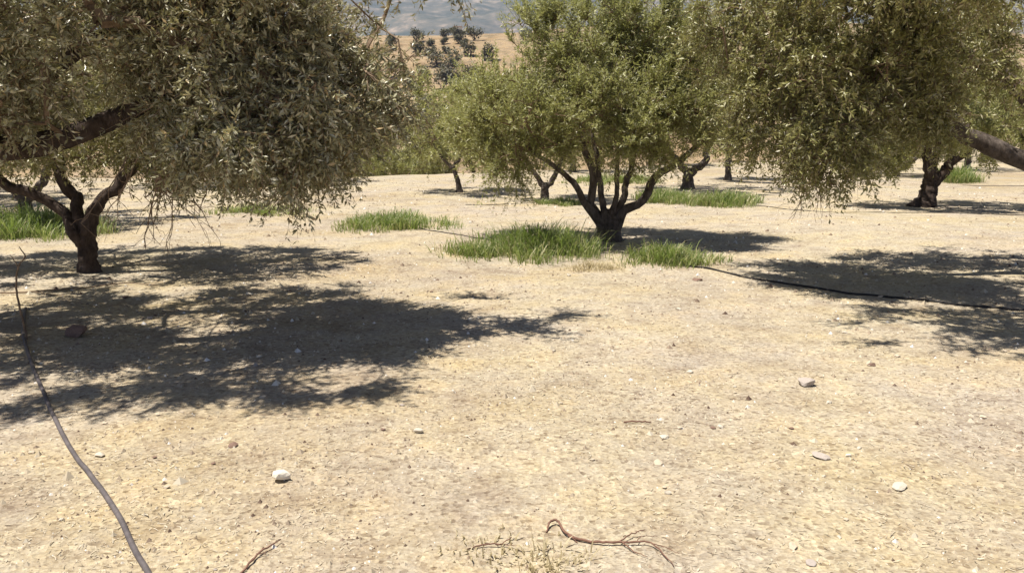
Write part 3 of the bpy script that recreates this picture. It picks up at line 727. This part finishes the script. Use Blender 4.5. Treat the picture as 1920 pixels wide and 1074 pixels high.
# ------------------------------------------------------------ sticks and twigs
def stick(name, label, cat, chains, mat, seed, lift=0.004):
    """chains: lists of (x, y, z above the ground, radius)"""
    rng = np.random.default_rng(seed)
    VV, F4, F3, off = [], [], [], 0
    for ch in chains:
        q = smooth_path(ch, 5 * len(ch))
        q[:, 2] += gz(q[:, 0], q[:, 1]) + lift
        q[1:-1, :3] += rng.normal(0, 0.0016, q[1:-1, :3].shape)
        v, f = tube(q[:, :3], np.maximum(q[:, 3], 0.0006), 6, rng, 0.12)
        VV.append(v); F4.append(f[0] + off); F3.append(f[1] + off); off += len(v)
    tag(link(name, new_mesh(name, np.vstack(VV), [np.vstack(F4), np.vstack(F3)], True), mat), label, cat)

stick('fallen_twig', 'reddish forked twig lying on the bare foreground soil', 'twig',
    [[(0.135, 2.90, 0.0, .003), (0.15, 2.95, 0.012, .0045), (0.18, 2.965, 0.018, .005), (0.21, 2.88, 0.012, .005), (0.27, 2.83, 0.006, .005), (0.35, 2.80, 0.008, .0045), (0.42, 2.80, 0.01, .004), (0.52, 2.80, 0.012, .003), (0.56, 2.73, 0.008, .0025), (0.585, 2.64, 0.004, .0015)],
     [(0.41, 2.80, 0.01, .003), (0.46, 2.86, 0.015, .0025), (0.52, 2.89, 0.02, .0015)], [(0.42, 2.80, 0.01, .003), (0.455, 2.74, 0.006, .0022), (0.50, 2.70, 0.004, .0012)],
     [(0.53, 2.79, 0.012, .002), (0.58, 2.76, 0.012, .0015), (0.62, 2.72, 0.01, .001)], [(0.47, 2.80, 0.011, .002), (0.50, 2.84, 0.016, .0015), (0.56, 2.84, 0.018, .001)], [(0.21, 2.88, 0.012, .004), (0.235, 2.845, 0.004, .003), (0.25, 2.82, 0.0, .002)]], M_REDTWIG, 21)
stick('fallen_twig', 'short straight reddish twig near the end of the dusty hose', 'twig', [[(-0.97, 2.58, 0.002, .004), (-0.94, 2.71, 0.008, .004), (-0.885, 2.82, 0.012, .002)], [(-0.94, 2.71, 0.008, .002), (-0.90, 2.73, 0.012, .001)]], M_REDTWIG, 22)
stick('fallen_twig', 'faint crooked brown twig to the side of the forked twig', 'twig', [[(-0.17, 2.76, 0.0, .0025), (-0.10, 2.79, 0.008, .003), (-0.04, 2.80, 0.008, .0025), (0.005, 2.86, 0.012, .0015)], [(-0.06, 2.80, 0.008, .002), (0.02, 2.79, 0.01, .001)]], M_REDTWIG, 23)
stick('fallen_twig', 'thin dark twig half buried in straw among pebbles', 'twig', [[(0.60, 4.08, 0.002, .004), (0.67, 4.07, 0.008, .0045), (0.75, 4.09, 0.004, .003)]], M_REDTWIG, 24)
stick('fallen_twig', 'pale bent stick lying across the deep shade by the dark trunk', 'twig', [[(-5.4, 7.2, 0.0, .007), (-5.0, 7.45, 0.012, .009), (-4.6, 7.55, 0.012, .008), (-4.0, 7.95, 0.012, .006), (-3.6, 8.0, 0.01, .003)], [(-4.6, 7.55, 0.012, .006), (-4.3, 7.4, 0.012, .004), (-3.9, 7.35, 0.01, .002)]], M_TWIG, 25)
stick('upright_stick', 'thin crooked stick standing upright in shade beside the dusty hose', 'stick', [[(-3.64, 5.82, -0.03, .009), (-3.67, 5.83, 0.18, .008), (-3.68, 5.82, 0.38, .007), (-3.64, 5.81, 0.55, .006), (-3.58, 5.81, 0.62, .005), (-3.61, 5.8, 0.70, .003)], [(-3.64, 5.81, 0.55, .004), (-3.68, 5.80, 0.64, .002)]], M_TWIG, 26)

# ------------------------------------------------------------ stones
def stone_mesh(seed, flat=0.6, cuts=2):
    rng = np.random.default_rng(seed)
    import bmesh
    bm = bmesh.new(); bmesh.ops.create_icosphere(bm, subdivisions=cuts, radius=0.5)
    V = np.array([v.co[:] for v in bm.verts]); F = np.array([[v.index for v in f.verts] for f in bm.faces]); bm.free()
    for _ in range(9):                                 # knock flat facets off the lump
        n = unit(rng.normal(0, 1, (1, 3)))[0]; d = rng.uniform(0.20, 0.36)
        s = V @ n - d
        V = V - np.where(s > 0, s, 0)[:, None] * n[None] * 0.9
    V = V * np.array([1, rng.uniform(0.65, 0.9), flat]) + rng.normal(0, 0.010, V.shape)
    return new_mesh('stone', V, F, False)

def stone(label, x, y, size, flat, mat, seed, group=None, name='stone', sink=0.30, rot=None):
    me = stone_mesh(seed, flat)
    o = link(name, me, mat)
    o.scale = (size, size, size); o.rotation_euler = (0, 0, seed * 1.3 if rot is None else rot)
    o.location = (x, y, gh(x, y) + size * flat * (0.5 - sink))
    tag(o, label, 'stone', group)

stone('bright white angular stone casting a dark shadow on the bare foreground', -1.03, 3.36, 0.094, 0.72, M_STONE_WHITE, 3, sink=0.10, rot=0.2)
stone('flat grey and reddish stone lying on the pale open ground', 1.81, 4.74, 0.145, 0.42, M_STONE_GREY, 4, sink=0.15, rot=0.1)
stone('small pale stone beyond the bright white one', -0.49, 3.95, 0.068, 0.5, M_STONE_CREAM, 5)
stone('small grey-brown stone between the white stone and the shade edge', -1.40, 3.78, 0.062, 0.6, M_STONE_BROWN, 6)
stone('pale stone lying beside the dusty hose', -2.0, 3.66, 0.068, 0.4, M_STONE_CREAM, 7)
stone('broad white flat stone flush with the soil', 1.72, 3.30, 0.10, 0.25, M_STONE_CREAM, 8, sink=0.2)
stone('flat grey slab-like stone set into the gravel', 1.48, 3.61, 0.10, 0.28, M_STONE_GREY, 9, sink=0.25)
stone('tiny white stone beside the flat grey slab', 1.62, 3.62, 0.036, 0.6, M_STONE_WHITE, 10)
stone('tan stone with a dark lower edge on the gravel', 0.70, 3.57, 0.072, 0.4, M_STONE_TAN, 11)
stone('small cream stone above the forked twig', 0.68, 3.26, 0.042, 0.6, M_STONE_CREAM, 12)
stone('tan angular stone with a shadowed front beside the forked twig', 1.06, 2.78, 0.058, 0.55, M_STONE_TAN, 13)
stone('small bluish grey stone close by the tan angular one', 1.09, 2.66, 0.05, 0.5, M_STONE_GREY, 14)
stone('flat reddish brown stone near the shade crossed by the black hose', 2.44, 5.22, 0.08, 0.35, M_STONE_BROWN, 15)
stone('brown clod-like stone in front of the bright grass clump', 2.0, 8.47, 0.14, 0.4, M_STONE_BROWN, 16)
stone('pale flat stone bleached into the gravel', 0.78, 3.88, 0.07, 0.25, M_STONE_CREAM, 17, sink=0.2)
stone('pale rounded stone on the sunny ground past the gravel', 1.16, 5.01, 0.07, 0.4, M_STONE_CREAM, 18)
stone('dark rock sitting in the deep shade beside the upright stick', -3.35, 5.95, 0.22, 0.6, M_STONE_BROWN, 19, sink=0.2)

rngp = np.random.default_rng(5)
shapes = [stone_mesh(200 + i, 0.55, 1) for i in range(5)]
mats = [M_STONE_TAN, M_STONE_BROWN, M_STONE_CREAM, M_STONE_GREY, M_STONE_TAN]
for i, me in enumerate(shapes): me.materials.append(mats[i])
tone = ['tan', 'dark brown', 'cream', 'grey', 'tan']
pick_w = [0.32, 0.12, 0.22, 0.06, 0.28]
n_done = 0
while n_done < 110:
    d = 2.6 * (9.0 / 2.6) ** rngp.random(); a = rngp.uniform(-0.60, 0.60)
    x, y = d * math.sin(a) * 1.05, d * math.cos(a)
    i = int(rngp.choice(5, p=pick_w)); s = d * rngp.uniform(0.0055, 0.0125)
    o = link('pebble', shapes[i])
    o.scale = (s, s, s * rngp.uniform(0.7, 1.1)); o.rotation_euler = (0, 0, rngp.uniform(0, 6.28)); o.location = (x, y, gh(x, y) + s * 0.10)
    tag(o, 'small %s pebble resting on straw and gravel' % tone[i], 'pebble', '%s pebbles on the ground' % tone[i])
    n_done += 1

# ------------------------------------------------------------ uncountable litter: gravel and chopped straw
def scatter(rng, n, d0, d1, half):
    d = d0 * (d1 / d0) ** rng.random(n) ; a = rng.uniform(-half, half, n)
    return d * np.sin(a), d * np.cos(a), d

def gravel():
    rng = np.random.default_rng(91)
    n = 68000
    x, y, d = scatter(rng, n, 1.6, 26, 0.72)
    keep = vnoise(x / 0.9, y / 0.9, 44) + 0.5 * vnoise(x / 0.25, y / 0.25, 45) + rng.normal(0, 0.5, n) > -0.2
    x, y, d = x[keep], y[keep], d[keep]; n = len(x)
    s = np.minimum(rng.lognormal(math.log(0.0052), 0.60, n) * (0.55 + d * 0.14), 0.05)
    c = np.stack([x, y, gz(x, y) + s * 0.05], 1)
    az = rng.uniform(0, 6.28, n); ca, sa = np.cos(az), np.sin(az)
    ox = np.array([1, 0.1, -1, -0.1, 0]); oy = np.array([0, 0.8, 0.1, -0.8, 0.1]); oz = np.array([-0.35, -0.35, -0.35, -0.35, 0.6])
    j = rng.uniform(0.65, 1.3, (n, 5))
    vx = (ca[:, None] * ox - sa[:, None] * oy) * j * s[:, None]; vy = (sa[:, None] * ox + ca[:, None] * oy) * j * s[:, None]; vz = oz * j * s[:, None]
    V = (c[:, None] + np.stack([vx, vy, vz], -1)).reshape(-1, 3)
    T = np.array([[0, 1, 4], [1, 2, 4], [2, 3, 4], [3, 0, 4]])
    me = new_mesh('gravel', V, (T[None] + (np.arange(n) * 5)[:, None, None]).reshape(-1, 3))
    face_attr(me, np.repeat(np.clip(rng.normal(0.50, 0.30, n), 0, 1), 4))
    tag(link('gravel', me, M_PEBBLE), 'loose small gravel scattered over the dry soil', 'gravel', kind='stuff')

def straw():
    rng = np.random.default_rng(92)
    n = 34000
    x, y, d = scatter(rng, n, 1.6, 24, 0.72)
    keep = vnoise(x / 1.1, y / 1.1, 54) + 0.6 * vnoise(x / 0.3, y / 0.3, 55) + rng.normal(0, 0.35, n) > 0.0
    x, y, d = x[keep], y[keep], d[keep]; n = len(x)
    L = rng.uniform(0.008, 0.036, n) * (0.75 + 0.06 * d); w = rng.uniform(0.0007, 0.0016, n) * (0.7 + 0.22 * d)
    az = rng.uniform(0, 6.28, n); tilt = np.abs(rng.normal(0, 0.22, n))
    dr = np.stack([np.cos(az) * np.cos(tilt), np.sin(az) * np.cos(tilt), np.sin(tilt)], 1)
    sd3 = np.stack([-np.sin(az), np.cos(az), rng.normal(0, 0.3, n)], 1)
    c = np.stack([x, y, gz(x, y) + 0.003], 1)
    bend = rng.normal(0, 0.12, n)[:, None] * L[:, None] * sd3
    a, m, b = c, c + dr * L[:, None] * 0.5 + bend, c + dr * L[:, None]
    W = w[:, None] * sd3
    V = np.stack([a - W, a + W, m - W, m + W, b - W * 0.5, b + W * 0.5], 1).reshape(-1, 3)
    k = np.arange(n)[:, None] * 6
    F = np.stack([k + np.array([[0, 1, 3, 2]]), k + np.array([[2, 3, 5, 4]])], 1).reshape(-1, 4)
    me = new_mesh('straw_litter', V, F)
    face_attr(me, np.repeat(np.clip(rng.normal(0.5, 0.28, n), 0, 1), 2))
    tag(link('straw_litter', me, M_STRAW), 'chopped dry straw and grass stalks strewn over the soil', 'straw', kind='stuff')

gravel()
straw()

# ------------------------------------------------------------ air between here and the mountain
def haze():
    m = bpy.data.materials.new('haze_air'); m.use_nodes = True
    N = m.node_tree.nodes; N.remove(N['Principled BSDF'])
    pv = N.new('ShaderNodeVolumePrincipled')
    pv.inputs['Color'].default_value = (0.52, 0.66, 1.0, 1)
    pv.inputs['Density'].default_value = 0.00021
    m.node_tree.links.new(pv.outputs[0], N['Material Output'].inputs['Volume'])
    vx = np.array([[i, j, k] for i in (-6500, 6500) for j in (-6500, 6500) for k in (-40, 860)], float)
    f = np.array([[0, 1, 3, 2], [4, 6, 7, 5], [0, 4, 5, 1], [2, 3, 7, 6], [0, 2, 6, 4], [1, 5, 7, 3]])
    o = link('haze', new_mesh('haze', vx, f), m)
    tag(o, 'thin bluish haze lying over the valley and the mountain', 'haze', kind='stuff')
haze()
